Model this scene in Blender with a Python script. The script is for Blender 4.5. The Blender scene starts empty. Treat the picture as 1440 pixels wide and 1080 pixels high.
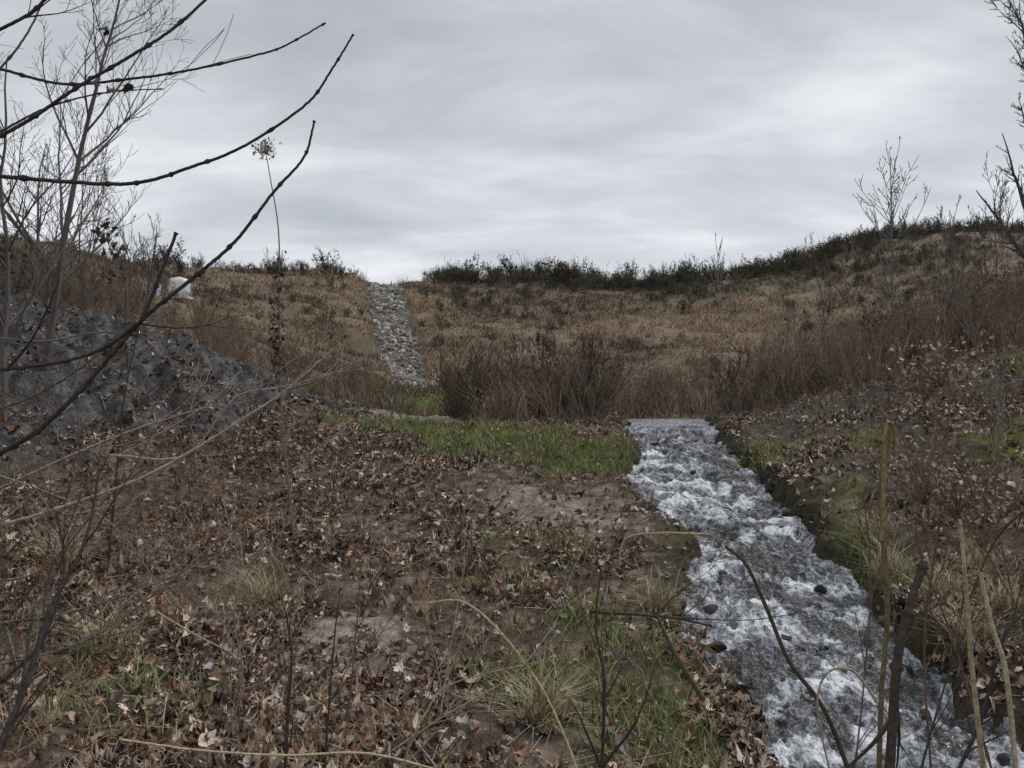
import bpy, math, random
import numpy as np
from mathutils import Vector
random.seed(7); rng=np.random.default_rng(11)
F=1200.0
def P(u,v,d): return ((u-720)/F*d, d, (540-v)/F*d)
sc=bpy.context.scene
# ---------------------------------------------------------------- noise
def vnoise(x,y,seed=0):
    xi=np.floor(x).astype(np.int64); yi=np.floor(y).astype(np.int64)
    xf=x-xi; yf=y-yi
    def h(a,b):
        n=(a*374761393+b*668265263+seed*1442695041)&0x7fffffff
        n=((n^(n>>13))*1274126177)&0x7fffffff
        return ((n^(n>>16))&0xffff)/65535.0
    u=xf*xf*(3-2*xf); v=yf*yf*(3-2*yf)
    return (h(xi,yi)*(1-u)+h(xi+1,yi)*u)*(1-v)+(h(xi,yi+1)*(1-u)+h(xi+1,yi+1)*u)*v
def fbm(x,y,o=4,seed=0):
    s=0;a=.5;t=0
    for i in range(o):
        s=s+a*vnoise(x*2**i+i*17.3,y*2**i+i*9.1,seed+i); t+=a; a*=.5
    return s/t
def sm(a,b,x):
    t=np.clip((x-a)/(b-a),0,1); return t*t*(3-2*t)
# ---------------------------------------------------------------- terrain
SY=[3,5.5,6.6,7.7,9.5,11.2,12.6,14.5,17,20]
SX=[2.5,2.5,2.5,2.45,2.7,2.75,2.7,2.98,3.19,3.4]
SW=[1.55,1.55,1.6,1.65,1.4,1.55,1.8,1.45,1.5,2.0]
def xs(y): return np.interp(y,SY,SX)
def hw(y): return np.interp(y,SY,SW)/2
def f0(y): return np.interp(y,[-5,0,5.5,17,17.6,20,50],[-3.9,-3.2,-2.475,-.85,-.84,-.84,-.8])
C=[(0,0,-1.65),(-4,0,-1.5),(4,0,-1.8),(-8,0,-1),(8,0,-1),(0,-10,-1.5),(-15,-10,0),(15,-10,0),
(0,3.5,-1.95),(-3,4,-1.85),(3,4,-2.4),(6,4,-2.0),(-6,5,-1.6),
(-4,6,-1.9),(-1.5,6,-2.1),(0,6,-2.18),(1.3,6,-2.25),(3.9,6,-2.1),(6,6,-1.5),
(-6,9,-1.45),(-3,9,-1.65),(0,9,-1.78),(1.6,9,-1.85),(4,9,-1.62),(6,9,-.95),(8,9,-.4),
(-8,12.5,-.3),(-6,12.5,-.8),(-4.5,13,-1.05),(-2,13,-1.22),(1.5,13,-1.25),(4.3,13,-1.05),(6,13,-.6),(8.5,13,0.1),
(1.9,17,-.75),(0,17,-.78),(-2.5,17,-.75),(-3.6,17,-.5),(-4.5,17,-.1),(-5.8,16.5,.55),(-7,16,1.0),(-9,15,1.35),(-12,14,1.9),
(4.4,17,-.7),(6,17,-.35),(8,17,.3),(10.5,17,.85),
(3.3,20,-.78),(3.3,25,-.95),(-3,22,-.9),(-6,22,-.4),(0,25,-.95),(8,25,-.6),(0,35,-.9),(8,35,-.85),(-3,30,-.9),(-4,42,-.85),(6,44,-.8),(15,44,-.4),
P(300,520,28),P(200,466,33),P(250,430,42),P(215,430,43.5),P(330,480,42),P(400,540,34),P(450,540,45),P(350,440,55),P(300,375,76),P(450,378,80),P(460,450,62),P(500,500,56),P(200,377,72),P(100,357,60),P(0,335,50),P(-200,300,45),P(0,420,22),
P(600,556,47),P(560,500,58),P(547,440,70),P(537,396,88),
P(600,393,92),P(750,395,95),P(900,395,95),P(1060,388,95),P(1130,366,95),P(1240,334,90),P(1330,324,88),P(1440,330,85),P(1620,335,80),
P(750,490,60),P(750,436,76),P(650,480,62),P(1000,490,60),P(1000,434,76),P(1240,425,62),P(1240,490,38),P(1100,480,60),P(1440,450,42),P(1440,392,60),P(1240,374,78),
P(1200,566,20),P(1440,490,19),P(1440,430,29),P(1300,510,26),P(1620,400,22),P(1100,560,32),
(-60,130,6),(0,125,7),(60,130,9),(-100,60,16),(110,60,22),(0,300,-5),(-300,300,-5),(300,300,0),(300,0,5),(-300,0,5),(0,-300,-8),(0,700,-10),(-700,300,-10),(700,300,-10)]
C=np.array(C,float); cc=0.25
D=np.sqrt(((C[:,None,:2]-C[None,:,:2])**2).sum(-1)+cc*cc)
n=len(C); A=np.zeros((n+1,n+1)); A[:n,:n]=D; A[:n,n]=1; A[n,:n]=1
Wt=np.linalg.solve(A,np.append(C[:,2],0))
def rockmask(x,y):
    b=-(x+3.1)-(17-y)*.46+(fbm(x*.8,y*.8,3,33)-.5)*2.2
    return sm(0,.8,b)*sm(9.6,11.5,y)*(1-sm(17.8,19.5,y))
def chx(y): return np.interp(y,[46,58,70,88,96],[-4.9,-7.6,-10.1,-13.4,-14.5])
def chw(y): return np.interp(y,[46,58,70,88,96],[.8,1.35,1.9,2.0,1.9])*(.75+.45*vnoise(y*.35,y*0+3.3,91))
def H(x,y):
    x=np.asarray(x,float); y=np.asarray(y,float)
    out=np.empty(x.shape); xf=x.ravel(); yf=y.ravel(); o=out.ravel()
    for i in range(0,len(xf),40000):
        a=xf[i:i+40000,None]; b=yf[i:i+40000,None]
        o[i:i+40000]=np.sqrt((a-C[:,0])**2+(b-C[:,1])**2+cc*cc)@Wt[:n]+Wt[n]
    z=o.reshape(x.shape)
    dist=np.sqrt(x*x+y*y)
    near=1-sm(18,30,dist)
    z=z+near*(fbm(x*.9,y*.9,4,3)-.5)*.34+near*(fbm(x*4,y*4,3,5)-.5)*.11
    far=sm(22,40,dist)
    z=z+far*(fbm(x*.09,y*.09,4,8)-.5)*1.6+far*(fbm(x*.5,y*.5,3,9)-.5)*.6
    rm=rockmask(x,y)
    z=z+rm*(np.abs(fbm(x*1.3,y*1.3,4,21)-.5)*-1.2+.12+(fbm(x*4,y*4,4,22)-.5)*.36)
    cd=np.abs(x-chx(y)); z=z-(1-sm(chw(y)*.8,chw(y)*1.5,cd))*.35*sm(46,50,y)*(1-sm(92,96,y))
    d=np.abs(x-xs(y)); w=hw(y)+ (fbm(x*1.5,y*1.5,3,30)-.5)*.5+(fbm(x*5,y*5,2,31)-.5)*.16
    t=sm(w-.12,w+.2,d)
    t=np.maximum(t,sm(20,22,y)); t=np.where(y<0,1,t)
    return (f0(y)-.25)*(1-t)+z*t
def axis(c0,c1,fine,grow,lim0,lim1):
    a=list(np.arange(c0,c1,fine)); s=fine
    while a[-1]<lim1: s*=grow; a.append(a[-1]+s)
    s=fine; b=[]; v=c0
    while v>lim0: s*=grow; v-=s; b.append(v)
    return np.array(b[::-1]+a)
gx=axis(-7,8,.05,1.022,-650,650); gy=axis(4,18,.05,1.018,-60,700)
# ---------------------------------------------------------------- mesh helper
def mesh(name,V,Fc,col=None,mat=None,smooth=False):
    V=np.asarray(V,np.float32).reshape(-1,3); Fc=np.asarray(Fc,np.int32)
    me=bpy.data.meshes.new(name); k=Fc.shape[1]
    me.vertices.add(len(V)); me.vertices.foreach_set('co',V.ravel())
    me.loops.add(Fc.size); me.loops.foreach_set('vertex_index',Fc.ravel())
    me.polygons.add(len(Fc)); me.polygons.foreach_set('loop_start',np.arange(0,Fc.size,k,dtype=np.int32))
    if smooth: me.polygons.foreach_set('use_smooth',np.ones(len(Fc),bool))
    me.update(calc_edges=True)
    if col is not None:
        at=me.color_attributes.new('Col','FLOAT_COLOR','POINT')
        c=np.ones((len(V),4),np.float32); c[:,:3]=np.asarray(col).reshape(-1,3)
        at.data.foreach_set('color',c.ravel())
    ob=bpy.data.objects.new(name,me); sc.collection.objects.link(ob)
    if mat: me.materials.append(mat)
    return ob
def grid_faces(nx,ny):
    i=np.arange(ny-1)[:,None]*nx+np.arange(nx-1)[None,:]
    return np.stack([i,i+1,i+nx+1,i+nx],-1).reshape(-1,4)
def nt(m): m.use_nodes=True; return m.node_tree
def mat_attr(name,rough=.85,nscale=30,namp=.35,bump=0,bscale=40,spec=.2):
    m=bpy.data.materials.new(name); t=nt(m); N=t.nodes; L=t.links
    bs=N['Principled BSDF']; bs.inputs['Roughness'].default_value=rough
    bs.inputs['Specular IOR Level'].default_value=spec
    at=N.new('ShaderNodeAttribute'); at.attribute_name='Col'
    tc=N.new('ShaderNodeTexCoord')
    no=N.new('ShaderNodeTexNoise'); no.inputs['Scale'].default_value=nscale; no.inputs['Detail'].default_value=3
    L.new(tc.outputs['Object'],no.inputs['Vector'])
    mr=N.new('ShaderNodeMapRange'); mr.inputs[1].default_value=.3; mr.inputs[2].default_value=.7; mr.inputs[3].default_value=1-namp; mr.inputs[4].default_value=1+namp
    L.new(no.outputs['Fac'],mr.inputs[0])
    vm=N.new('ShaderNodeVectorMath'); vm.operation='SCALE'; L.new(at.outputs['Color'],vm.inputs[0]); L.new(mr.outputs[0],vm.inputs['Scale'])
    L.new(vm.outputs[0],bs.inputs['Base Color'])
    if bump:
        n2=N.new('ShaderNodeTexNoise'); n2.inputs['Scale'].default_value=bscale; n2.inputs['Detail'].default_value=5; L.new(tc.outputs['Object'],n2.inputs['Vector'])
        bp=N.new('ShaderNodeBump'); bp.inputs['Strength'].default_value=bump; bp.inputs['Distance'].default_value=.05
        L.new(n2.outputs['Fac'],bp.inputs['Height']); L.new(bp.outputs[0],bs.inputs['Normal'])
    return m
M_ground=mat_attr('ground_soil',.9,9,.45,1.0,25)
M_leaf=mat_attr('dead_leaf',.55,60,.35,0,40,.5)
M_grass=mat_attr('grass',.6,20,.2,0,40,.3)
M_bark=mat_attr('bark',.85,70,.35,0,150)
M_rock=mat_attr('rock',.8,7,.4,.8,18,.3)
M_hill=mat_attr('dry_vegetation',.9,1.5,.15,0,40,.1)
# ---------------------------------------------------------------- masks
def ell(x,y,cx,cy,rx,ry,seed=0,na=1.3):
    d=np.sqrt(((x-cx)/rx)**2+((y-cy)/ry)**2)+(fbm(x*1.6,y*1.6,4,seed+40)-.5)*na
    return 1-sm(.7,1.25,d)
def grassmask(x,y):
    g=ell(x,y,-1.1,15.5,1.6,1.3,0,2.2)
    g=np.maximum(g,ell(x,y,1.0,13.9,1.5,1.2,1,2.2))
    g=np.maximum(g,ell(x,y,.95,6.3,.85,1.6,2,2)*.75)
    g=np.maximum(g,ell(x,y,.15,8.7,.7,.7,3,2)*.35)
    g=np.maximum(g,ell(x,y,-2.3,5.4,.6,.6,4)*.4)
    g=np.maximum(g,ell(x,y,-3.4,6.3,.6,.6,4)*.2)
    g=np.maximum(g,ell(x,y,-3.2,29,1.6,6,5))
    e=np.abs(x-(xs(y)+hw(y)+.22)); s=(1-sm(.1,.5,e))*np.maximum(sm(.3,.6,1-np.abs(y-8.8)/2.1),sm(.3,.6,1-np.abs(y-13.3)/1.8))*(1-sm(16.5,18,y))
    g=np.maximum(g,s*.95)
    d=np.abs(x-xs(y)); g=g*sm(hw(y)+.02,hw(y)+.16,d+(y>21))
    return g
def mudmask(x,y): 
    return np.maximum(ell(x,y,-1.25,6.6,.45,.7,6,2)*.85,np.maximum(ell(x,y,-1.8,19,1.3,1.6,7),ell(x,y,.5,10.5,.9,1.6,8,2)*.55))
def bankmask(x,y):
    return sm(.2,.9,x-(xs(y)+hw(y)))*sm(8.5,10.5,y)*(1-sm(17,20,y))
def mixc(c,m,k): return c*(1-m[...,None])+np.array(k)*m[...,None]
X,Y=np.meshgrid(gx,gy); Z=H(X,Y)
n1=fbm(X*.8,Y*.8,4,60); n2=fbm(X*6,Y*6,3,61); n3=fbm(X*.12,Y*.12,4,62)
col=np.zeros(X.shape+(3,))+np.array([.09,.068,.05])
col=mixc(col,sm(.45,.65,n2),[.20,.155,.118])
rr=np.hypot(X,Y); far=sm(17,22,rr)
fc=mixc(np.zeros(X.shape+(3,))+np.array([.165,.122,.085]),sm(.4,.6,n3),[.225,.172,.118]); fc=mixc(fc,sm(.5,.7,n1)*.6,[.10,.085,.06])
col=col*(1-far[...,None])+fc*far[...,None]
col=mixc(col,rockmask(X,Y),[.075,.075,.078]); col=mixc(col,rockmask(X,Y)*sm(.5,.6,n2),[.15,.15,.15])
col=mixc(col,bankmask(X,Y)*.8,[.075,.07,.057]); col=mixc(col,bankmask(X,Y)*sm(.52,.62,n1),[.13,.145,.04])
col=mixc(col,mudmask(X,Y)*.9,[.36,.31,.25])
col=mixc(col,grassmask(X,Y)*.7,[.08,.10,.035])
dd=np.abs(X-xs(Y)); edge=(1-sm(hw(Y)+.1,hw(Y)+.6,dd))*(Y<20)*(Y>2)
col=mixc(col,edge*.85,[.045,.042,.022])
cm=(1-sm(chw(Y),chw(Y)*1.3,np.abs(X-chx(Y))))*sm(46,49,Y)*(1-sm(92,95,Y)); col=mixc(col,cm,[.15,.135,.115])
mesh('ground',np.stack([X,Y,Z],-1),grid_faces(len(gx),len(gy)),col,M_ground,True)
# ---------------------------------------------------------------- water
sy=np.arange(2.5,20.5,.02); ux=np.linspace(-1,1,110)
UX,WY=np.meshgrid(ux,sy); WX=xs(WY)+UX*(hw(WY)+.3)
Lst=.85; ph=WY/Lst+(fbm(WX*1.3,WY*.7,3,70)-.5)*2.6+WX*.15
amp=.95*(1-sm(15.8,17,WY))
ye=WY+amp*np.sin(2*np.pi*ph)*Lst/(2*np.pi)
gp=1+amp*np.cos(2*np.pi*ph)
turb=1-sm(16.6,17.3,WY)
wx_=WX+.12*fbm(WX*3,WY*3,2,76); wy_=WY+.2*fbm(WX*3,WY*3,2,77)
r1=fbm(wx_*9,wy_*6,3,71); r2=fbm(WX*3.2,WY*2.2,3,72)
rid=1-np.abs(fbm(wx_*5,wy_*3.6,3,75)-.5)*5; rid=np.clip(rid,0,1); rid2=np.clip(1-np.abs(fbm(wx_*11,wy_*8,3,79)-.5)*5,0,1)
WZ=f0(ye)+turb*((r1-.5)*.14+(r2-.5)*.18+rid*.045+rid2*.02)+.0+(1-turb)*.012*r1
calm=sm(.3,.65,fbm(WX*1.5,WY*.8,3,78))
fo=-.03+.46*sm(1.1,1.95,gp)*(.4+.9*fbm(WX*2.5,WY*1.5,2,69))+.24*rid**2+.14*rid2**2+.36*(calm-.5)
fo=np.clip(fo,0,1)*turb+(1-turb)*.36
fc=np.repeat(fo[...,None],3,-1)
mw=bpy.data.materials.new('stream_water'); t=nt(mw); N=t.nodes; L=t.links; bs=N['Principled BSDF']
def mth(op,a,b,c=None):
    m=N.new('ShaderNodeMath'); m.operation=op
    for i,v in enumerate((a,b,c)):
        if v is None: continue
        if hasattr(v,'links'): L.new(v,m.inputs[i])
        else: m.inputs[i].default_value=v
    return m.outputs[0]
at=N.new('ShaderNodeAttribute'); at.attribute_name='Col'
tc=N.new('ShaderNodeTexCoord'); mp=N.new('ShaderNodeMapping'); mp.inputs['Scale'].default_value=(1.15,.8,1.5); L.new(tc.outputs['Object'],mp.inputs[0])
def ridge(s,dist):
    no=N.new('ShaderNodeTexNoise'); no.inputs['Scale'].default_value=s; no.inputs['Detail'].default_value=3; no.inputs['Distortion'].default_value=dist; L.new(mp.outputs[0],no.inputs['Vector'])
    a=mth('SUBTRACT',no.outputs['Fac'],.5); a=mth('ABSOLUTE',a,0); a=mth('MULTIPLY',a,-8.0); a=mth('ADD',a,1.0); return mth('MAXIMUM',a,0.0),no
ra,_=ridge(7,.6); rb,nb_=ridge(18,.8)
f=mth('MULTIPLY_ADD',ra,.36,at.outputs['Fac']); f=mth('MULTIPLY_ADD',rb,.22,f); f=mth('MULTIPLY_ADD',nb_.outputs['Fac'],.5,f)
mr=N.new('ShaderNodeMapRange'); mr.inputs[1].default_value=.5; mr.inputs[2].default_value=1.35; L.new(f,mr.inputs[0])
rp=N.new('ShaderNodeValToRGB'); L.new(mr.outputs[0],rp.inputs[0])
e=rp.color_ramp.elements; e[0].color=(.04,.038,.036,1); e[1].position=1; e[1].color=(.85,.87,.9,1); q=e.new(.3); q.color=(.11,.11,.12,1); q=e.new(.6); q.color=(.32,.34,.37,1)
L.new(rp.outputs[0],bs.inputs['Base Color'])
r3=N.new('ShaderNodeMapRange'); r3.inputs[3].default_value=.12; r3.inputs[4].default_value=.5; L.new(mr.outputs[0],r3.inputs[0]); L.new(r3.outputs[0],bs.inputs['Roughness'])
bs.inputs['IOR'].default_value=1.33; bs.inputs['Specular IOR Level'].default_value=.7
bp=N.new('ShaderNodeBump'); bp.inputs['Strength'].default_value=.8; bp.inputs['Distance'].default_value=.03; L.new(f,bp.inputs['Height']); L.new(bp.outputs[0],bs.inputs['Normal'])
mesh('stream',np.stack([WX,WY,WZ],-1),grid_faces(len(ux),len(sy)),fc,mw,True)
# ---------------------------------------------------------------- generic scatter
def pts(nn,x0,x1,y0,y1,cull=True,nearbias=0):
    u=rng.random(nn); 
    if nearbias: u=u**nearbias
    y=y0+(y1-y0)*u
    if cull:
        lim=.72*y+1.5; a=np.maximum(x0,-lim); b=np.minimum(x1,lim); x=a+(b-a)*rng.random(nn)
    else: x=x0+(x1-x0)*rng.random(nn)
    return x,y
def notwater(x,y,m=.03): return (np.abs(x-xs(y))>hw(y)+m)|(y>20.5)
def pal(cols,nn,w=None):
    cols=np.array(cols); c=cols[rng.choice(len(cols),nn,p=w)]
    return c*(.7+.6*rng.random((nn,1)))
def rotm(nn,tilt):
    a=rng.random(nn)*2*np.pi; b=rng.normal(0,tilt,nn); c=rng.normal(0,tilt,nn)
    ca,sa=np.cos(a),np.sin(a);cb,sb=np.cos(b),np.sin(b);cg,sg=np.cos(c),np.sin(c)
    R=np.zeros((nn,3,3))
    R[:,0,0]=ca*cb;R[:,0,1]=ca*sb*sg-sa*cg;R[:,0,2]=ca*sb*cg+sa*sg
    R[:,1,0]=sa*cb;R[:,1,1]=sa*sb*sg+ca*cg;R[:,1,2]=sa*sb*cg-ca*sg
    R[:,2,0]=-sb;R[:,2,1]=cb*sg;R[:,2,2]=cb*cg
    return R
olA=[(0,0),(.15,.12),(.3,.22),(.48,.31),(.62,.24),(.78,.2),(.9,.09),(1.05,0),(.9,-.1),(.76,-.21),(.6,-.25),(.46,-.3),(.3,-.2),(.15,-.11)]
olB=[(0,0),(.2,.13),(.32,.1),(.5,.32),(.62,.18),(.78,.25),(.86,.1),(1.0,0),(.84,-.12),(.76,-.26),(.6,-.17),(.46,-.34),(.32,-.1),(.2,-.12)]
TF=np.array([(0,i,i%14+1) for i in range(1,15)])
def leaves(x,y,size,colr,tilt,lift):
    nn=len(x); R=rotm(nn,tilt); Ts=np.zeros((2,15,3)); Ts[0,1:,:2]=olA; Ts[1,1:,:2]=olB; Ts[:,0]=(.5,0,0); Ts[:,:,0]-=.5
    V=Ts[(rng.random(nn)<.35).astype(int)].copy()
    V[:,:,:2]+=rng.normal(0,.03,(nn,15,2)); V[:,:,1]*=(.7+.8*rng.random((nn,1)))
    k1=rng.normal(0,1.1,(nn,1)); k2=rng.normal(.5,1.4,(nn,1))
    V[:,:,2]=k1*V[:,:,0]**2+k2*V[:,:,1]**2*2+rng.normal(0,.035,(nn,15)); V[:,:,1]*=1-.25*np.minimum(np.abs(k2),2.5)/2
    V=np.einsum('nij,nkj->nki',R,V)*size[:,None,None]
    V[:,:,0]+=x[:,None];V[:,:,1]+=y[:,None];V[:,:,2]+=(H(x,y)+lift)[:,None]
    Fc=(TF[None]+np.arange(nn)[:,None,None]*15).reshape(-1,3)
    return V.reshape(-1,3),Fc,np.repeat(colr,15,0)
LC=[[.065,.044,.034],[.17,.108,.072],[.29,.19,.13],[.46,.35,.265],[.48,.43,.38],[.30,.15,.085],[.64,.54,.43]]
LW=[.24,.24,.2,.13,.08,.07,.04]
x,y=pts(84000,-9,10,3.6,18,nearbias=1.25)
k=notwater(x,y)
dens=(1-.75*grassmask(x,y))*(1-.6*mudmask(x,y))*(1-.68*rockmask(x,y))*(1-.5*bankmask(x,y))*(1-.45*sm(15,18,y))*(.14+1.4*sm(.36,.62,fbm(x*1.1,y*1.1,4,80)))
k&=rng.random(len(x))<dens; x=x[k];y=y[k]
V,Fc,cl=leaves(x,y,.05+.08*rng.random(len(x)),pal(LC,len(x),LW),.42,.012+.04*rng.random(len(x)))
mesh('leaf_litter',V,Fc,cl,M_leaf)
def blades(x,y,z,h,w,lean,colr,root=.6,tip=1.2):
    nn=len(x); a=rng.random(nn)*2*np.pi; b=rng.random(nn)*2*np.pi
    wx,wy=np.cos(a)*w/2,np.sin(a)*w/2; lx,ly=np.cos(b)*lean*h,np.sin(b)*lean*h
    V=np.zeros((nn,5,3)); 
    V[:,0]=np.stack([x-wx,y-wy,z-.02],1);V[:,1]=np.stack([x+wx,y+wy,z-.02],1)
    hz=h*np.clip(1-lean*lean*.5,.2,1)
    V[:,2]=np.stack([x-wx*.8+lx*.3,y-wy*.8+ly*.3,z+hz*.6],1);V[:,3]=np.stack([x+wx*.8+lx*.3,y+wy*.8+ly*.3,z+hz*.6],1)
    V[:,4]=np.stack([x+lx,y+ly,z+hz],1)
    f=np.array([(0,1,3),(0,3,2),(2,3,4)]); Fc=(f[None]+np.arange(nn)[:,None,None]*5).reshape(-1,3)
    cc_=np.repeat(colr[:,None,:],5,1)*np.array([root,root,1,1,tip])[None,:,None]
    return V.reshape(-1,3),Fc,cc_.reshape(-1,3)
def clumpy(nc,per,x0,x1,y0,y1,rad,nb=0):
    cx,cy=pts(nc,x0,x1,y0,y1,nearbias=nb); x=np.repeat(cx,per)+rng.normal(0,rad,nc*per); y=np.repeat(cy,per)+rng.normal(0,rad,nc*per); return x,y
x,y=clumpy(14000,13,-5,7,3.6,18,.04); g=grassmask(x,y); k=(rng.random(len(x))<g*1.1)&notwater(x,y,-.06)&(vnoise(x*3,y*3,55)>.25); x=x[k];y=y[k]
x2,y2=clumpy(1500,12,-6,0,24,36,.12); k=rng.random(len(x2))<grassmask(x2,y2); x2=x2[k];y2=y2[k]
GC=[[.17,.23,.06],[.24,.30,.085],[.12,.165,.045],[.31,.31,.12],[.42,.36,.24]]
X_=np.r_[x,x2];Y_=np.r_[y,y2]; tuft=(.5+1.1*vnoise(x*2.2,y*2.2,57)); hh=np.r_[(.05+.18*rng.random(len(x))**1.5)*tuft,.12+.2*rng.random(len(x2))]
ww=np.r_[np.full(len(x),.005)+.005*(y/10),np.full(len(x2),.04)]
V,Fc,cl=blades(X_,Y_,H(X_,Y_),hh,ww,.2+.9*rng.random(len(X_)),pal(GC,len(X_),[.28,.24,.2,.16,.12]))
mesh('green_grass',V,Fc,cl,M_grass)
x,y=clumpy(4600,20,-9,9,3.7,18,.06); pr=.75*sm(.5,.66,fbm(x*.7,y*.7,3,90))*(1-.8*grassmask(x,y))*(1-mudmask(x,y)); 
pr=np.maximum(pr,.9*ell(x,y,-3.2,9.5,1.9,2.2,9)); pr=np.maximum(pr,.9*sm(.4,1.0,x-(xs(y)+hw(y)))*(1-sm(9,13,y)*.6)); pr=np.maximum(pr,.4*grassmask(x,y))
pr=np.maximum(pr,.55*sm(2.0,3,-x)*(1-sm(9,11,y)))
k=(rng.random(len(x))<pr)&notwater(x,y,-.04); x=x[k];y=y[k]
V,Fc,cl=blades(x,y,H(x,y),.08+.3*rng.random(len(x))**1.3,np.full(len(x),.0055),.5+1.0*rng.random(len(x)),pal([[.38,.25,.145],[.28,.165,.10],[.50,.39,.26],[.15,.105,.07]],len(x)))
mesh('dry_grass',V,Fc,cl,M_grass)
# straw tussocks draping over the stream bank
tx_=[];ty_=[]
for (a,b) in [(3.55,6.6),(3.7,7.3),(3.6,8.1),(4.0,6.9),(4.3,7.8),(4.1,5.9),(3.9,9.0),(4.6,6.3),(-3.0,6.2),(-2.2,7.6),(-4.2,8.0),(1.35,7.9),(.2,5.4)]:
    tx_.append(rng.normal(a,.07,230)); ty_.append(rng.normal(b,.07,230))
x=np.concatenate(tx_); y=np.concatenate(ty_)
V,Fc,cl=blades(x,y,H(x,y),.2+.35*rng.random(len(x)),np.full(len(x),.007),.5+.8*rng.random(len(x)),pal([[.50,.42,.28],[.36,.28,.17],[.26,.27,.10],[.58,.50,.36]],len(x)))
mesh('grass_tussock',V,Fc,cl,M_grass)
def hillpts(nn,y0,y1,nb):
    u=rng.random(nn)**nb; y=y0+(y1-y0)*u; lim=.72*y+3; x=(rng.random(nn)*2-1)*lim; return x,y
def band(x,y):
    return sm(74,82,y+8*(fbm(x*.08,y*.08,3,66)-.5))*sm(-9,-4,x)+.8*sm(16,30,x)*sm(45,65,y)
def tanklane(x,y,y0=15): return (np.abs(x/y+.403)<.028)&(y>y0)&(y<44)
x,y=hillpts(340000,19,97,1.0)
inch=(np.abs(x-chx(y))<chw(y)*(.75+.35*vnoise(x,y,4)))&(y>48)&(y<94)
nz=fbm(x*.12,y*.12,4,62); nz2=fbm(x*.5,y*.5,3,63)
k=(~inch)&(rng.random(len(x))<.12+1.1*sm(.38,.6,nz2))&(grassmask(x,y)<.3)&(mudmask(x,y)<.3)&((y>20.5)|(np.abs(x-xs(y))>hw(y)+.3))
k&=~tanklane(x,y,38)
x=x[k];y=y[k];nz=nz[k];nz2=nz2[k]
base=pal([[.245,.168,.112],[.315,.235,.16],[.18,.13,.092],[.38,.30,.21],[.115,.09,.066],[.24,.155,.105]],len(x),[.24,.2,.2,.07,.15,.14])
base=base*(.55+.85*sm(.35,.65,nz))[:,None]*(.6+.75*sm(.3,.7,nz2))[:,None]
gr=np.clip(sm(.52,.66,fbm(x*.07+5,y*.07,4,64))*.45+.6*band(x,y),0,.85); base=base*(1-gr[:,None])+np.array([.115,.11,.075])*gr[:,None]*(.5+.9*rng.random((len(x),1)))
h=(.12+.42*rng.random(len(x))**1.8)*(.4+1.1*nz2)*(1+.4*(y<45)); h=np.where(tanklane(x,y,15),h*.4,h); w=.012+.0008*y
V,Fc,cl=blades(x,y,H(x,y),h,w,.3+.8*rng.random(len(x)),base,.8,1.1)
mesh('hillside_dry_grass',V,Fc,cl,M_hill)
# ---------------------------------------------------------------- branch system
def segmesh(S,k=4):
    S=np.asarray(S,float); p0=S[:,0:3];p1=S[:,3:6];r0=S[:,6];r1=S[:,7]
    d=p1-p0; d/=np.linalg.norm(d,axis=1)[:,None]+1e-9
    ref=np.where(np.abs(d[:,2:3])>.9,np.array([[1,0,0.]]),np.array([[0,0,1.]]))
    a=np.cross(d,ref); a/=np.linalg.norm(a,axis=1)[:,None]+1e-9; b=np.cross(d,a)
    an=np.arange(k)*2*np.pi/k; ca,sa=np.cos(an),np.sin(an)
    ring=a[:,None,:]*ca[None,:,None]+b[:,None,:]*sa[None,:,None]
    V=np.concatenate([p0[:,None]+ring*r0[:,None,None],p1[:,None]+ring*r1[:,None,None]],1)
    i=np.arange(k); j=(i+1)%k; f=np.stack([i,j,j+k,i+k],1)
    Fc=(f[None]+np.arange(len(S))[:,None,None]*2*k).reshape(-1,4)
    return V.reshape(-1,3),Fc
def rv(s): return Vector((random.gauss(0,s),random.gauss(0,s),random.gauss(0,s)))
def grow(S,p,d,L_,r,lev,maxlev,nch,up=.15,wob=.12,spread=.7,ratio=.6,steps=6,rmin=.002,start=.25,falloff=.6):
    p=Vector(p); d=Vector(d).normalized(); st=L_/steps
    ch=sorted([start+(1-start)*random.random() for _ in range(nch[lev])]) if lev<maxlev else []
    ci=0
    for i in range(steps):
        r0=max(rmin,r*(1-.8*i/steps)); r1=max(rmin,r*(1-.8*(i+1)/steps))
        d=(d+rv(wob)+Vector((0,0,up*.3))).normalized(); q=p+d*st
        S.append((*p,*q,r0,r1))
        while ci<len(ch) and ch[ci]<=(i+1)/steps:
            f=ch[ci]; ci+=1
            ax=rv(1); ax=(ax-d*ax.dot(d)).normalized()
            cd=(d+ax*spread*(.7+.6*random.random())+Vector((0,0,up))).normalized()
            grow(S,p.lerp(q,random.random()),cd,L_*ratio*(1.1-falloff*f)*(.7+.6*random.random()),max(rmin,r0*.55),lev+1,maxlev,nch,up,wob,spread,ratio,max(3,steps-1),rmin,start,falloff)
        p=q
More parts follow.
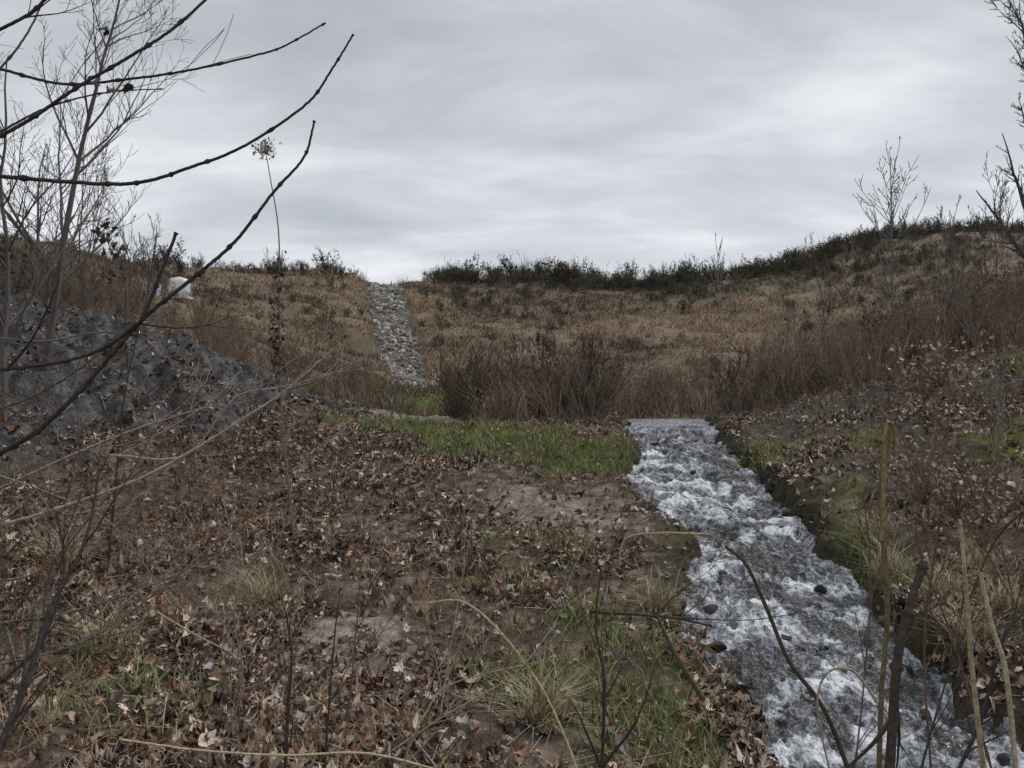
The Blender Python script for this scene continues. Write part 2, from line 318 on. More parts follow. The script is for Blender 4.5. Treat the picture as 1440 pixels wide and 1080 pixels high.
def bake(protos,x,y,z,s,name,mat,cvar=.25,tint=None,tilt=.08):
    Vs=[];Fs=[];Cs=[];off=0; ids=rng.integers(0,len(protos),len(x))
    for pi,(PV,PF,PC) in enumerate(protos):
        k=ids==pi; m=k.sum()
        if not m: continue
        R=rotm(m,tilt); V=np.einsum('nij,kj->nki',R,PV)*s[k][:,None,None]
        V+=np.stack([x[k],y[k],z[k]],1)[:,None]
        Vs.append(V.reshape(-1,3)); Fs.append((PF[None]+np.arange(m)[:,None,None]*len(PV)).reshape(-1,PF.shape[1])+off); off+=m*len(PV)
        c=np.repeat(PC[None],m,0)*(1+cvar*(rng.random((m,1,1))*2-1))
        if tint is not None: c=c*tint[k][:,None,:]
        Cs.append(c.reshape(-1,3))
    return mesh(name,np.concatenate(Vs),np.concatenate(Fs),np.concatenate(Cs),mat)
def quadleaf(nn,cent,size,colr):
    R=rotm(nn,1.0); q=np.array([(-.5,0,0),(0,-.3,0),(.5,0,0),(0,.3,.1)])
    V=np.einsum('nij,kj->nki',R,q)*size[:,None,None]+cent[:,None]
    return V.reshape(-1,3),(np.arange(nn*4).reshape(-1,4)),np.repeat(colr,4,0)
def join(parts):
    Vs=[];Fs=[];Cs=[];o=0
    for V,Fc,c in parts: Vs.append(V);Fs.append(Fc+o);Cs.append(c);o+=len(V)
    return np.concatenate(Vs),np.concatenate(Fs),np.concatenate(Cs)
def colseg(V,c): return np.repeat(np.array([c]),len(V),0)
shr=[];wisp=[]
for i in range(9):
    S=[]
    for j in range(8): grow(S,(random.gauss(0,.1),random.gauss(0,.1),-.05),(random.gauss(0,.6),random.gauss(0,.6),1),.8+.35*random.random(),.011,0,2,[5,3],.25,.12,.6,.55,4,.005,.15)
    V,Fc=segmesh(S,3); 
    S_=np.array(S)
    if i<4:
        nn=[400,300,330,240][i]; idx=rng.integers(0,len(S_),nn); cent=S_[idx,3:6]+rng.normal(0,.05,(nn,3))
        lc=pal([[.07,.08,.042],[.095,.095,.055],[.055,.058,.038]],nn) if i%2 else pal([[.12,.105,.075],[.08,.07,.05],[.09,.092,.055]],nn)
        shr.append(join([(V,Fc,colseg(V,[.11,.095,.08])),quadleaf(nn,cent,.05+.07*rng.random(nn),lc)]))
    else:
        nn=50; idx=rng.integers(0,len(S_),nn); cent=S_[idx,3:6]+rng.normal(0,.04,(nn,3))
        wisp.append(join([(V,Fc,colseg(V,[.19,.17,.15])),quadleaf(nn,cent,.03+.05*rng.random(nn),pal([[.17,.14,.11]],nn))]))
nn=4200
y=42+53*rng.random(nn)**.5; lim=.72*y+2; x=(rng.random(nn)*2-1)*lim
cl_=sm(.46,.6,fbm(x*.13,y*.13,3,95))
pr=.03+.75*sm(83,88,y)*(x>-9)+.22*sm(70,80,y)*(x>-9)*cl_+.3*(x>22)*sm(50,75,y)*(.3+cl_)+.22*cl_+.15*(x<-14)*sm(70,77,y)
k=(rng.random(nn)<pr)&(np.abs(x-chx(y))>chw(y)+.5)&~tanklane(x,y); x=x[k];y=y[k]
s=(.35+.85*rng.random(len(x))**1.8)*(1+.4*(y>84))
bake(shr+shr+wisp[:1],x,y,H(x,y)-.05,s,'shrubs',M_hill)
x=-8+70*rng.random(170); y=91.5+rng.normal(0,1.5,170)
x=np.r_[x,-48+34*rng.random(40)]; y=np.r_[y,77+rng.normal(0,1.2,40)]
k=np.abs(x-chx(y))>chw(y)+.5; x=x[k];y=y[k]
bake(wisp[:3]+shr,x,y,H(x,y)-.05,.9+1.5*rng.random(len(x))**2,'ridge_bushes',M_hill)
wd=[]
for i in range(12):
    S=[]; grow(S,(0,0,-.03),(random.gauss(0,.2),random.gauss(0,.2),1),1.0,.005,0,2,[9,2],.22,.07,.65,.42,8,.002,.3)
    S=np.array(S); V,Fc=segmesh(S,3); parts=[(V,Fc,colseg(V,[.20,.148,.112]))]
    if i%3!=2:
        up=S[S[:,5]>.6]; m=60 if i%3==0 else 25; cent=up[rng.integers(0,len(up),m),3:6]+rng.normal(0,.012,(m,3))
        parts.append(quadleaf(m,cent,.015+.02*rng.random(m),pal([[.32,.25,.185],[.2,.15,.11]],m)))
    wd.append(join(parts))
x,y=pts(3400,-14,16,17.6,44,nearbias=1.5); k=notwater(x,y,.2)&(mudmask(x,y)<.3)&(grassmask(x,y)<.5)&((x>-1.5)|(y>30)|(x<-5)|(rng.random(len(x))<.12))&~((np.abs(x-3.3)<1.1)&(y<19))&~((np.abs(x+3.2*y/29)<1.5)&(y>22))
k&=fbm(x*.5,y*.5,2,97)>.38
x=x[k];y=y[k]; 
bake(wd,x,y,H(x,y),(.5+1.1*rng.random(len(x))**1.3)*(.6+.8*fbm(x*.7,y*.7,2,98)),'tall_dry_weeds',M_hill,.45,None,.15)
x,y=pts(110,-1.2,11,17.6,27,nearbias=1.4); x=np.r_[x,rng.normal(.9,1.3,45)]; y=np.r_[y,rng.normal(19.3,1.0,45)]; k=notwater(x,y,.5)&~((np.abs(x-3.3)<1.4)&(y<19.5))&(y>17.2)&(x>-1.6); x=x[k];y=y[k]
tn=np.where(rng.random((len(x),1))<.5,.65,1.1)*np.array([[1,.87,.76]])
bake(wisp,x,y,H(x,y)-.05,(.5+.85*rng.random(len(x)))*np.where(np.abs(x-.9)<2,1.15,1),'dry_thicket',M_hill,.4,tn,.15)
x,y=clumpy(1700,16,-3,16,17.4,36,.12,1.4); k=notwater(x,y,.2)&(mudmask(x,y)<.3)&((x>-.8)|(y>24))&~((np.abs(x-3.3)<1.0)&(y<18.6))&~((np.abs(x+3.2*y/29)<1.5)&(y>22))&(fbm(x*.5,y*.5,2,97)>.38); x=x[k];y=y[k]
V,Fc,cl=blades(x,y,H(x,y),.3+.95*rng.random(len(x))**1.3,np.full(len(x),.013),.2+.7*rng.random(len(x)),pal([[.44,.33,.22],[.32,.23,.155],[.54,.44,.31],[.2,.14,.10]],len(x)))
mesh('reeds',V,Fc,cl,M_grass)
x,y=pts(3000,-12,13,4.6,18); k=notwater(x,y,.1)
pr=.14+.9*sm(.3,1.0,x-(xs(y)+hw(y)))+.9*sm(2.0,3.4,-x)*(1-.6*rockmask(x,y)); k&=rng.random(len(x))<pr*(1-.8*grassmask(x,y))
x=x[k];y=y[k]; dk=np.where(rng.random((len(x),1))<.5,.5,1.3)*np.ones((1,3))
bake(wd,x,y,H(x,y),np.where(rng.random(len(x))<.2,1.0,.5)*(.5+.6*rng.random(len(x))),'weed_stalks',M_bark,.35,dk,.28)
x,y=pts(1000,5,26,16,40); k=x>.28*y; x=x[k];y=y[k]
bake(wd,x,y,H(x,y),.9+.9*rng.random(len(x)),'bank_weeds',M_bark,.35,None,.15)
x,y=pts(800,-26,-5,15.5,36); k=x<-.3*y; k&=~tanklane(x,y); x=x[k];y=y[k]
bake(wd,x,y,H(x,y),np.where(x<-.46*y,1.2,.7)*(.6+.8*rng.random(len(x))),'bank_weeds',M_bark,.35,None,.15)
x=np.array([11,12.5,13.5,12,15,14,9.5,16,-8.8,-10,-11,-9.6,-12,-2.6,-2.9,1.2,1.7,4.6,10,12,13,8.6,9.5,-9.5,-11.5,-8.7,-10.6,4.7,5.6,6.8]); y=np.array([22,24,21,27,28,24,23,30,17,18,16,20,19,19.5,22,17.3,16.8,17.6,19,20,25,20,18,15.5,17.5,16,19,18.6,18.2,18.8])
bake(shr+wisp,x,y,H(x,y)-.05,np.array([1.3,1.6,1.4,1.8,2,1.6,1.1,2.2,1,1.4,1.3,1.2,1.6,.6,.8,.45,.4,.5,.9,1.1,1.5,.9,.8,1.2,1.5,.8,1.5,.6,.6,.7]),'bank_bushes',M_hill)
x,y=pts(1100,-8,9,3.8,15,nearbias=1.3); k=notwater(x,y,.1); x=x[k];y=y[k]; z=H(x,y)+.03; a=rng.random(len(x))*2*np.pi; l=.08+.4*rng.random(len(x))**2
S=np.stack([x,y,z,x+np.cos(a)*l,y+np.sin(a)*l,H(x+np.cos(a)*l,y+np.sin(a)*l)+.03+.1*rng.random(len(x)),np.full(len(x),.004),np.full(len(x),.002)],1)
V,Fc=segmesh(S,5); mesh('fallen_twigs',V,Fc,np.repeat(pal([[.3,.25,.2],[.12,.09,.07],[.45,.39,.33]],len(x)),10,0),M_bark)
# ---------------------------------------------------------------- rocks
bpy.ops.mesh.primitive_ico_sphere_add(subdivisions=2,radius=1); o=bpy.context.object
iv=np.array([v.co[:] for v in o.data.vertices]); iff=np.array([p.vertices[:] for p in o.data.polygons]); bpy.data.objects.remove(o)
rk=[]
for i in range(7):
    V=iv.copy()
    for _ in range(14):
        nrm=rng.normal(0,1,3); nrm/=np.linalg.norm(nrm); c=.42+.3*rng.random(); dd_=V@nrm; m=dd_>c; V[m]-=np.outer(dd_[m]-c,nrm)
    V*=np.array([1.15,.75,.5])*(.8+.4*rng.random(3)); rk.append((V,iff,np.ones((len(V),3))))
nn=1900; y=47.5+46*rng.random(nn); x=chx(y)+(rng.random(nn)*2-1)*chw(y)*1.0*(.75+.4*rng.random(nn))
bake(rk,x,y,H(x,y)+.02,.12+.24*rng.random(nn)**1.5,'riprap_chute',M_rock,.3,pal([[.36,.335,.30],[.25,.235,.21],[.17,.155,.135],[.46,.435,.395]],nn),.45)
y=48+44*rng.random(260); x=chx(y)+np.where(rng.random(260)<.5,-1,1)*chw(y)*(1.0+.15*rng.random(260))
bake(wd,x,y,H(x,y),.5+.6*rng.random(260),'chute_edge_weeds',M_hill,.4,None,.3)
x,y=pts(3400,-12,-2.6,9.6,19); k=rng.random(len(x))<rockmask(x,y)*(.2+.9*sm(.4,.6,fbm(x*.8,y*.8,3,34))); x=x[k];y=y[k]
bake(rk,x,y,H(x,y)-.01,.02+.13*rng.random(len(x))**5,'bank_rocks',M_rock,.3,pal([[.09,.09,.09],[.14,.14,.14],[.055,.055,.055],[.22,.22,.22]],len(x),[.4,.3,.24,.06]),.3)
x,y=pts(900,3.5,12,8.5,19); k=(rng.random(len(x))<bankmask(x,y)*.8)&notwater(x,y,-.05); x=x[k];y=y[k]
bake(rk,x,y,H(x,y)-.02,.03+.13*rng.random(len(x))**3,'bank_rocks',M_rock,.3,pal([[.12,.12,.10],[.17,.17,.155],[.08,.09,.05]],len(x)),.3)
y=4.5+12.6*rng.random(420); k=fbm(y*.8,y*0,2,36)>.42; y=y[k]; m_=len(y); sd=np.where(rng.random(m_)<.62,-1,1); x=xs(y)+sd*(hw(y)+rng.normal(.08,.16,m_))
bake(rk,x,y,np.minimum(H(x,y)+.0,f0(y)+.1)-.01,.025+.15*rng.random(m_)**3,'stream_edge_rocks',M_rock,.3,pal([[.05,.045,.03],[.07,.06,.04],[.07,.08,.03]],m_),.4)
y=5+11*rng.random(110); x=xs(y)+(rng.random(110)*2-1)*hw(y)*.95
bake(rk,x,y,f0(y)-.01,.03+.09*rng.random(110)**2,'stream_stones',M_rock,.3,pal([[.05,.045,.037]],110),.3)
# ---------------------------------------------------------------- trees
def tree(name,base,h,r,lean=(0,0,1),nch=(14,7,4),spread=.8,up=.25,ratio=.5,k=5,col=(.13,.115,.105),wob=.06,rmin=.004,start=.2,steps=12,maxlev=3,falloff=.6,seed=None):
    if seed is not None: random.seed(seed)
    S=[]; grow(S,base,lean,h,r,0,maxlev,list(nch),up,wob,spread,ratio,steps,rmin,start,falloff)
    V,Fc=segmesh(S,k); return mesh(name,V,Fc,colseg(V,col),M_bark)
def gz(x,y): return float(H(np.array([x]),np.array([y]))[0])
def TB(u,d): x=(u-720)/F*d; return (x,d,gz(x,d)-.1)
tree('bare_tree',TB(62,14),6.4,.07,(.06,0,1),(18,8,4),.85,.12,.46,rmin=.0032,wob=.07)
tree('bare_tree',TB(5,12),5.4,.05,(.05,0,1),(17,8,4),.9,.1,.5,rmin=.003,wob=.08)
tree('bare_tree',TB(-70,11),6.0,.06,(.15,0,1),(16,8,4),.9,.08,.55,rmin=.003,wob=.08)
tree('bare_tree',TB(120,17),3.8,.025,(.02,0,1),(14,6,3),.8,.15,rmin=.004)
tree('bare_tree',TB(-10,19),6.5,.05,(.0,0,1),(18,7,3),rmin=.004)
tree('bare_tree',TB(185,19),3.0,.02,(.05,0,1),(12,5,3),.8,.15,rmin=.004)
tree('bare_tree',TB(1448,30),10.5,.17,(0,0,1),(28,11,6),.95,.1,.25,rmin=.0075,wob=.07,col=(.11,.10,.095),start=.12,seed=5,falloff=.35)
tree('bare_tree',TB(1540,33),11,.16,(-.03,0,1),(18,9,5),.9,.08,.35,rmin=.008,wob=.1,col=(.12,.11,.105))
tree('sapling',TB(1256,25),6.4,.055,(0,0,1),(24,4,2),1.0,.16,.42,rmin=.0075,wob=.02,col=(.17,.15,.14),start=.22,falloff=.8,seed=3)
tree('sapling',TB(1015,30),5.6,.03,(0,0,1),(22,3,2),.6,.2,.2,rmin=.009,wob=.03,col=(.24,.22,.2),start=.55)
tree('sapling',TB(1160,24),3.8,.025,(0,0,1),(10,3,2),.6,.3,.35,rmin=.007,wob=.05,col=(.17,.15,.14))
tree('sapling',TB(1345,24),3.8,.03,(0.05,0,1),(14,4,2),.8,.25,.4,rmin=.007,wob=.05,col=(.15,.13,.12))
tree('sapling',TB(1400,26),4.4,.035,(-0.02,0,1),(14,5,3),.8,.25,.4,rmin=.007,wob=.06,col=(.15,.13,.12))
# ---------------------------------------------------------------- foreground branches
def spline(pl,nsub=8):
    pl=[np.array(p,float) for p in pl]; pl=[2*pl[0]-pl[1]]+pl+[2*pl[-1]-pl[-2]]; out=[]
    for i in range(1,len(pl)-2):
        for j in range(nsub):
            t=j/nsub; a,b,c,d=pl[i-1:i+3]
            out.append(.5*((2*b)+(c-a)*t+(2*a-5*b+4*c-d)*t*t+(-a+3*b-3*c+d)*t**3))
    out.append(pl[-2]); return np.array(out)
def tube(path,r,k=8):
    m=len(path); tg=np.gradient(path,axis=0); tg/=np.linalg.norm(tg,axis=1)[:,None]
    up=np.array([.13,.97,.2]); a=np.cross(tg,up); a/=np.linalg.norm(a,axis=1)[:,None]; b=np.cross(tg,a)
    an=np.arange(k)*2*np.pi/k
    V=path[:,None]+(a[:,None]*np.cos(an)[None,:,None]+b[:,None]*np.sin(an)[None,:,None])*r[:,None,None]
    f=[]; 
    for i in range(m-1):
        for j in range(k): f.append((i*k+j,i*k+(j+1)%k,(i+1)*k+(j+1)%k,(i+1)*k+j))
    return V.reshape(-1,3),np.array(f)
def branch(parts,pl,d0,d1,w0,w1,col,twigs=0,buds=True,flat=False):
    m=len(pl); pp=[P(u,v,d0+(d1-d0)*i/(m-1)) for i,(u,v) in enumerate(pl)]
    path=spline(pp,16); L_=len(path); path[1:-1]+=rng.normal(0,.0004,(L_-2,3))
    tt=np.linspace(0,1,L_); dep=path[:,1]; r=.9*(w0+(w1-w0)*tt)/F*dep/2
    if buds:
        nb=max(3,int(L_/12))
        for c in np.linspace(.06,1,nb): 
            i=int(max(0,min(L_-1,c*(L_-1)+rng.normal(0,2)))); r[i]*=1.7
    V,Fc=tube(path,r); parts.append((V,Fc,colseg(V,col)*(.8+.4*rng.random((len(V),1)))))
    for _ in range(twigs):
        i=random.randint(2,L_-2); S=[]; d=Vector(path[min(i+1,L_-1)]-path[i-1]).normalized()
        ax=rv(1); ax.y*=.4; cd=d+ax.normalized()*.6
        grow(S,path[i],cd,.12*dep[i]*(.5+random.random()),r[i]*.6,0,1,[3],.15,.08,.6,.5,6,.0007*dep[i]/2)
        V,Fc=segmesh(S,5); parts.append((V,Fc,colseg(V,col)))
def plant(name,lst,mat=M_bark):
    parts=[]
    for a in lst: branch(parts,*a[:6],**(a[6] if len(a)>6 else {}))
    V,Fc,c=join(parts); return mesh(name,V,Fc,c,mat,True)
DK=[.06,.05,.045]; GY=[.17,.145,.13]; BR=[.16,.10,.07]; ST=[.5,.39,.25]
plant('bare_branch',[
 ([(-120,240),(0,248),(130,258),(200,256),(265,236),(340,207),(430,147),(470,92),(497,48)],2.3,2.1,7,3,DK,{'twigs':0}),
 ([(-60,225),(0,192),(50,163),(110,122),(190,75),(250,35),(330,-40)],2.2,2.3,7,4,DK,{'twigs':0}),
 ([(-60,85),(0,97),(90,118),(190,110),(270,98),(370,75),(405,62),(458,32)],2.4,2.3,5,2.5,DK,{'twigs':0}),
 ([(0,185),(70,150),(150,130),(230,125)],2.3,2.5,4,1.5,DK,{'twigs':2}),
 ([(-40,60),(40,20),(90,-30)],2.3,2.3,6,4,DK,{'twigs':3}),
 ([(-30,130),(30,60),(60,0),(70,-50)],2.6,2.6,4,2,GY,{'twigs':4})])
plant('bare_branch',[
 ([(-80,690),(0,638),(60,600),(130,530),(200,450),(270,392),(330,340),(385,270),(428,220),(442,170)],2.0,2.1,9,3.5,DK),
 ([(200,450),(222,395),(248,327)],2.03,2.05,7,5,DK),
 ([(-50,522),(0,520),(90,508),(150,487),(200,450)],2.1,2.03,5,6,DK,{'twigs':2}),
 ([(-40,470),(60,480),(130,468),(210,470)],2.2,2.3,3,2,GY,{'twigs':4}),
 ([(-50,590),(40,560),(110,520),(170,470)],2.2,2.2,4,2,BR,{'twigs':5})])
plant('bare_branch',[
 ([(-30,745),(60,722),(180,680),(260,640),(340,590),(400,550),(470,490)],2.6,3.0,6,2,[.36,.31,.27],{'twigs':3}),
 ([(150,640),(260,640),(330,560),(390,545)],2.8,3.0,4,2,[.32,.27,.23],{'twigs':2}),
 ([(-30,820),(60,800),(150,700),(200,660),(255,600)],2.8,3.2,4,2,BR,{'twigs':6}),
 ([(-30,880),(100,860),(220,820),(330,770)],3.0,3.5,4,2,GY,{'twigs':6}),
 ([(-30,700),(100,640),(200,600),(300,570)],3.0,3.5,3,2,[.3,.25,.22],{'twigs':6}),
 ([(-30,940),(120,900),(260,800),(360,700)],3.0,3.5,4,2,GY,{'twigs':8}),
 ([(-30,660),(60,690),(160,740),(240,850)],3.0,3.5,3,2,[.3,.25,.22],{'twigs':8}),
 ([(-20,1090),(30,980),(70,860),(120,760),(140,660)],2.2,2.6,12,3,DK,{'twigs':8}),
 ([(0,960),(60,900),(90,800),(80,720)],2.4,2.6,7,3,DK,{'twigs':6})])
plant('dry_stalks',[
 ([(400,1100),(405,1000),(410,920),(402,860)],2.8,2.9,7,3,DK,{'twigs':4}),
 ([(455,1100),(465,960),(475,850)],3.0,3.1,4,2,DK,{'twigs':3}),
 ([(480,1100),(500,900),(510,760)],3.0,3.2,3,1.5,BR,{'twigs':4}),
 ([(845,1100),(850,960),(838,880),(845,800)],3.2,3.4,6,2,DK,{'twigs':6}),
 ([(600,848),(650,846),(700,885),(760,965),(800,1050),(820,1110)],3.3,3.0,3,4,ST,{'buds':False}),
 ([(620,1000),(640,870),(660,760)],3.4,3.5,3,1.5,[.35,.28,.22],{'twigs':4}),
 ([(170,1040),(280,1055),(400,1062),(520,1060),(640,1090)],2.6,2.8,3,4,ST,{'buds':False}),
 ([(500,1090),(620,1010),(720,950),(780,880)],2.8,3.1,3,2,[.3,.25,.18],{'twigs':4}),
 ([(550,1110),(600,1000),(640,960),(760,930)],2.8,3.1,3,2,[.3,.25,.18],{'twigs':4}),
 ([(300,1100),(340,960),(330,860),(360,780)],3.0,3.3,3,1.5,GY,{'twigs':8}),
 ([(700,1100),(690,1000),(720,900),(700,820)],3.1,3.4,3,1.5,BR,{'twigs':7}),
 ([(960,1100),(930,1010),(900,950),(880,900)],3.2,3.4,3,1.5,GY,{'twigs':6}),
 ([(870,800),(880,758),(930,750),(1000,752)],4.2,4.3,2,5,[.42,.28,.16],{'buds':False}),
 ([(220,860),(270,890),(320,915)],4.0,4.1,3,2,[.4,.34,.28]),
 ([(830,860),(940,868),(1000,880)],4.5,4.6,5,3,DK,{'twigs':3}),
 ([(600,790),(720,770),(830,800),(960,860)],5,5.1,2.5,1.5,BR,{'twigs':5})])
plant('reed_stalks',[
 ([(1020,768),(1050,795),(1080,860),(1110,930),(1160,1000),(1200,1100)],3.0,2.8,5,8,[.07,.06,.04],{'buds':False}),
 ([(925,868),(950,920),(990,985)],3.6,3.5,6,9,[.1,.1,.06],{'buds':False}),
 ([(1250,600),(1240,700),(1248,850),(1240,970),(1235,1110)],2.6,2.4,9,8,[.15,.115,.07],{'buds':False}),
 ([(1258,640),(1256,602),(1246,598),(1243,660),(1240,760)],2.6,2.5,4,7,[.24,.18,.09],{'buds':False}),
 ([(1300,790),(1280,850),(1262,930),(1250,1100)],2.4,2.3,12,16,[.07,.055,.045],{'twigs':2}),
 ([(1350,730),(1358,820),(1366,930),(1385,1100)],2.6,2.4,6,9,[.33,.27,.17],{'buds':False}),
 ([(1378,805),(1395,880),(1415,950),(1430,1100)],2.5,2.3,7,9,[.36,.3,.2],{'buds':False}),
 ([(1290,1100),(1330,960),(1370,860)],2.6,2.8,4,2,DK,{'twigs':5}),
 ([(1170,1100),(1150,1000),(1160,950),(1190,940),(1215,960),(1260,1030)],2.6,2.6,3,5,[.4,.34,.24],{'buds':False}),
 ([(1340,1100),(1380,1010),(1410,900),(1440,860)],2.5,2.6,6,4,DK,{'twigs':5}),
 ([(1310,1100),(1300,900),(1320,740),(1335,560),(1325,500)],3.6,4.0,4,2.5,BR,{'twigs':8}),
 ([(1400,1100),(1340,900),(1290,760),(1300,660)],3.4,3.6,4,2.5,BR,{'twigs':10}),
 ([(1200,1100),(1215,960),(1225,820),(1215,700)],3.4,3.6,3,2,BR,{'twigs':10}),
 ([(1460,1000),(1420,820),(1400,700),(1410,560)],3.4,3.6,4,2,GY,{'twigs':12}),
 ([(1460,900),(1400,800),(1350,690)],3.2,3.6,4,2.5,BR,{'twigs':8}),
 ([(1460,700),(1400,760),(1360,850)],3.2,3.6,4,2.5,BR,{'twigs':5})])
parts=[]
for (u,v,d,s,m) in [(1325,500,4,.12,200),(1300,660,3.6,.12,190),(1345,680,3.6,.10,180),(1300,520,4,.08,90),(1380,720,3.6,.08,90),(1360,530,4.2,.08,80)]:
    c=np.array(P(u,v,d)); cent=c+rng.normal(0,1,(m,3))*np.array([s,.08,s*.5]); parts.append(quadleaf(m,cent,.014+.022*rng.random(m),pal([[.32,.23,.165],[.2,.13,.09],[.42,.33,.25]],m)))
    S=[]; 
    for q in cent[::4]: S.append((c[0],c[1],c[2]-.15,*q,.0015,.001))
    V,Fc=segmesh(S,3); parts.append((V,Fc,colseg(V,BR)))
V,Fc,c=join(parts); mesh('dried_seed_heads',V,Fc,c,M_leaf)
parts=[]; d=9; base=TB(415,d)
pl=[np.array(base),np.array(P(398,600,d)),np.array(P(393,460,d)),np.array(P(392,330,d)),np.array(P(380,250,d)),np.array(P(372,205,d))]
path=spline(pl,8); V,Fc=tube(path,np.linspace(.013,.004,len(path)),6); parts.append((V,Fc,colseg(V,[.2,.17,.14])))
c0=np.array(P(372,208,d)); cent=c0+rng.normal(0,1,(170,3))*np.array([.06,.06,.055]); S=[(*path[-3],*q,.0025,.002) for q in cent[::3]]
V,Fc=segmesh(S,3); parts.append((V,Fc,colseg(V,[.28,.26,.24]))); parts.append(quadleaf(170,cent,.02+.03*rng.random(170),pal([[.48,.46,.44],[.3,.28,.26]],170)))
cent=np.array(P(390,470,d))+rng.normal(0,1,(120,3))*np.array([.035,.05,.32]); parts.append(quadleaf(120,cent,.04+.06*rng.random(120),pal([[.08,.06,.05]],120)))
V,Fc,c=join(parts); mesh('tall_goldenrod',V,Fc,c,M_bark)
parts=[]
for (u,v) in [(145,38),(178,125),(160,128),(128,116)]:
    q=np.array([P(u,v,2.3)]*5)+rng.normal(0,.008,(5,3)); parts.append(quadleaf(5,q,np.full(5,.028),pal([[.05,.035,.03]],5)))
for (u,v,d) in [(150,340,8),(155,380,8),(160,350,8),(150,320,8)]:
    q=np.array([P(u,v,d)]*25)+rng.normal(0,.05,(25,3)); parts.append(quadleaf(25,q,np.full(25,.07),pal([[.08,.06,.045]],25)))
V,Fc,c=join(parts); mesh('hanging_leaves',V,Fc,c,M_leaf)
S=[]; b=TB(150,8); grow(S,b,(0,0,1),3.2,.015,0,1,[6],.3,.05,.5,.3,10,.004); V,Fc=segmesh(S,5); mesh('sapling',V,Fc,colseg(V,DK),M_bark)
# ---------------------------------------------------------------- tanks
def simple(name,colr,rough=.4):
    m=bpy.data.materials.new(name); t=nt(m); bs=t.nodes['Principled BSDF']; bs.inputs['Roughness'].default_value=rough
    no=t.nodes.new('ShaderNodeTexNoise'); no.inputs['Scale'].default_value=5; rp=t.nodes.new('ShaderNodeValToRGB'); t.links.new(no.outputs['Fac'],rp.inputs[0])
    rp.color_ramp.elements[0].color=(*[c*.85 for c in colr],1); rp.color_ramp.elements[1].color=(*colr,1); t.links.new(rp.outputs[0],bs.inputs['Base Color']); return m
mwht=simple('white_plastic',(.85,.86,.88)); mblu=simple('pale_blue_plastic',(.5,.6,.76)); mmet=simple('galvanised',(.6,.61,.62))
root=bpy.data.objects.new('water_tank',None); sc.collection.objects.link(root)
tx,ty=(252-720)/F*42,42; tz=gz(tx,ty)
def cube(nm,loc,dim,mat,bev):
    bpy.ops.mesh.primitive_cube_add(size=1,location=loc); o=bpy.context.object; o.name=nm; o.scale=dim; bpy.ops.object.transform_apply(location=False,rotation=False,scale=True)
    b=o.modifiers.new('b','BEVEL'); b.width=bev; b.segments=4; o.data.materials.append(mat); return o
def cyl(nm,loc,r,h,mat,rot=(0,0,0)):
    bpy.ops.mesh.primitive_cylinder_add(radius=r,depth=h,location=loc,rotation=rot,vertices=32); o=bpy.context.object; o.name=nm; o.data.materials.append(mat); return o
pr_=[cube('tank_body',(tx,ty,tz+.62),(.9,.9,.86),mwht,.24),cube('tank_pallet',(tx,ty,tz+.08),(1.0,1.0,.14),mmet,.01),cyl('tank_cap',(tx,ty,tz+1.07),.12,.06,mwht)]
for s_ in (-1,1):
    for i in range(5):
        pr_.append(cyl('cage_bar',(tx-.4+.2*i,ty+s_*.47,tz+.5),.006,.7,mmet)); pr_.append(cyl('cage_bar',(tx+s_*.47,ty-.4+.2*i,tz+.5),.006,.7,mmet))
for o in pr_: o.parent=root
bx,by=(217-720)/F*43,43; bz=gz(bx,by); root=bpy.data.objects.new('plastic_barrel',None); sc.collection.objects.link(root)
pp=[cyl('barrel_body',(bx,by,bz+.45),.31,.88,mblu)]+[cyl('barrel_hoop',(bx,by,bz+h_),.325,.04,mblu) for h_ in (.03,.3,.6,.87)]+[cyl('barrel_bung',(bx+.12,by,bz+.91),.04,.04,mwht)]
for o in pp: o.parent=root
# ---------------------------------------------------------------- world
w=bpy.data.worlds.new('World'); sc.world=w; w.use_nodes=True; t=w.node_tree; N=t.nodes; L=t.links
for q in list(N): N.remove(q)
out=N.new('ShaderNodeOutputWorld'); mx=N.new('ShaderNodeMixShader'); mx.inputs[0].default_value=.93
b1=N.new('ShaderNodeBackground'); b1.inputs[1].default_value=.08; b2=N.new('ShaderNodeBackground'); b2.inputs[1].default_value=1.18
EL,AZ=math.radians(50),math.radians(60)
sk=N.new('ShaderNodeTexSky'); sk.sky_type='NISHITA'; sk.sun_disc=False; sk.sun_elevation=EL; sk.sun_rotation=AZ; L.new(sk.outputs[0],b1.inputs[0])
tc=N.new('ShaderNodeTexCoord'); sp=N.new('ShaderNodeSeparateXYZ'); L.new(tc.outputs['Generated'],sp.inputs[0])
def M(op,a,b):
    m=N.new('ShaderNodeMath'); m.operation=op
    for i,v in enumerate((a,b)):
        if hasattr(v,'links'): L.new(v,m.inputs[i])
        else: m.inputs[i].default_value=v
    return m.outputs[0]
zz=M('ADD',M('MAXIMUM',sp.outputs[2],0.0),.26); cx=M('DIVIDE',sp.outputs[0],zz); cy=M('DIVIDE',sp.outputs[1],zz)
cb=N.new('ShaderNodeCombineXYZ'); L.new(cx,cb.inputs[0]); L.new(cy,cb.inputs[1])
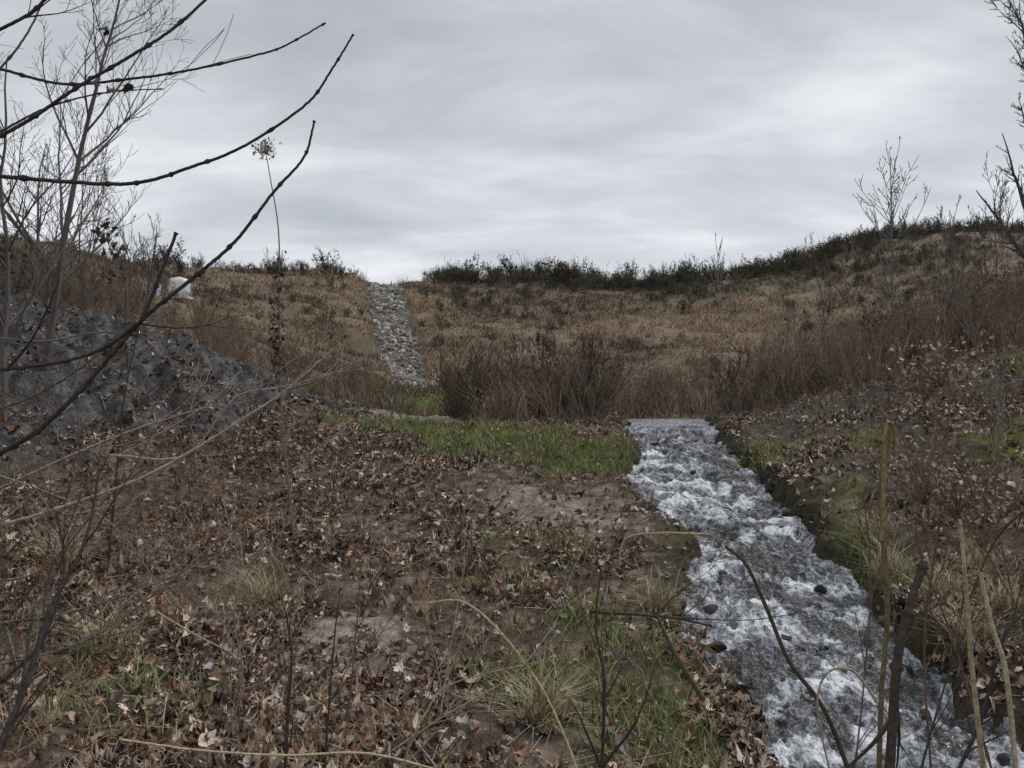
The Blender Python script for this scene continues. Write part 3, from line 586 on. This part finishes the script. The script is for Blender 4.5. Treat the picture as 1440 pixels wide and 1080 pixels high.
mp=N.new('ShaderNodeMapping'); mp.inputs['Scale'].default_value=(1.5,3.0,1); mp.inputs['Location'].default_value=(5.3,2.9,0); L.new(cb.outputs[0],mp.inputs[0])
n1_=N.new('ShaderNodeTexNoise'); n1_.inputs['Scale'].default_value=.9; n1_.inputs['Detail'].default_value=5; n1_.inputs['Roughness'].default_value=.55; n1_.inputs['Distortion'].default_value=.3; L.new(mp.outputs[0],n1_.inputs['Vector'])
rp=N.new('ShaderNodeValToRGB'); L.new(n1_.outputs['Fac'],rp.inputs[0]); e=rp.color_ramp.elements
e[0].position=.3; e[0].color=(.43,.455,.495,1); e[1].position=.72; e[1].color=(.82,.84,.87,1); q=e.new(.5); q.color=(.58,.605,.645,1)
vr=N.new('ShaderNodeMapRange'); vr.inputs[1].default_value=.15; vr.inputs[2].default_value=.45; vr.inputs[3].default_value=1.04; vr.inputs[4].default_value=.80; L.new(sp.outputs[2],vr.inputs[0])
vm=N.new('ShaderNodeVectorMath'); vm.operation='SCALE'; L.new(rp.outputs[0],vm.inputs[0]); L.new(vr.outputs[0],vm.inputs['Scale']); L.new(vm.outputs[0],b2.inputs[0])
L.new(b1.outputs[0],mx.inputs[1]); L.new(b2.outputs[0],mx.inputs[2]); L.new(mx.outputs[0],out.inputs[0])
sd_=bpy.data.lights.new('sun','SUN'); sd_.energy=1.5; sd_.angle=math.radians(20); sd_.color=(1,.98,.95); so=bpy.data.objects.new('sun',sd_); sc.collection.objects.link(so)
dv=Vector((math.sin(AZ)*math.cos(EL),math.cos(AZ)*math.cos(EL),math.sin(EL))); so.rotation_euler=dv.to_track_quat('Z','Y').to_euler()
sc.view_settings.view_transform='Standard'; sc.view_settings.look='None'; sc.view_settings.exposure=0
cd=bpy.data.cameras.new('camera'); cd.lens=30; cd.sensor_width=36; cd.clip_end=3000; cd.clip_start=.05
co=bpy.data.objects.new('camera',cd); sc.collection.objects.link(co); co.location=(0,0,0); co.rotation_euler=(math.pi/2,0,0); sc.camera=co
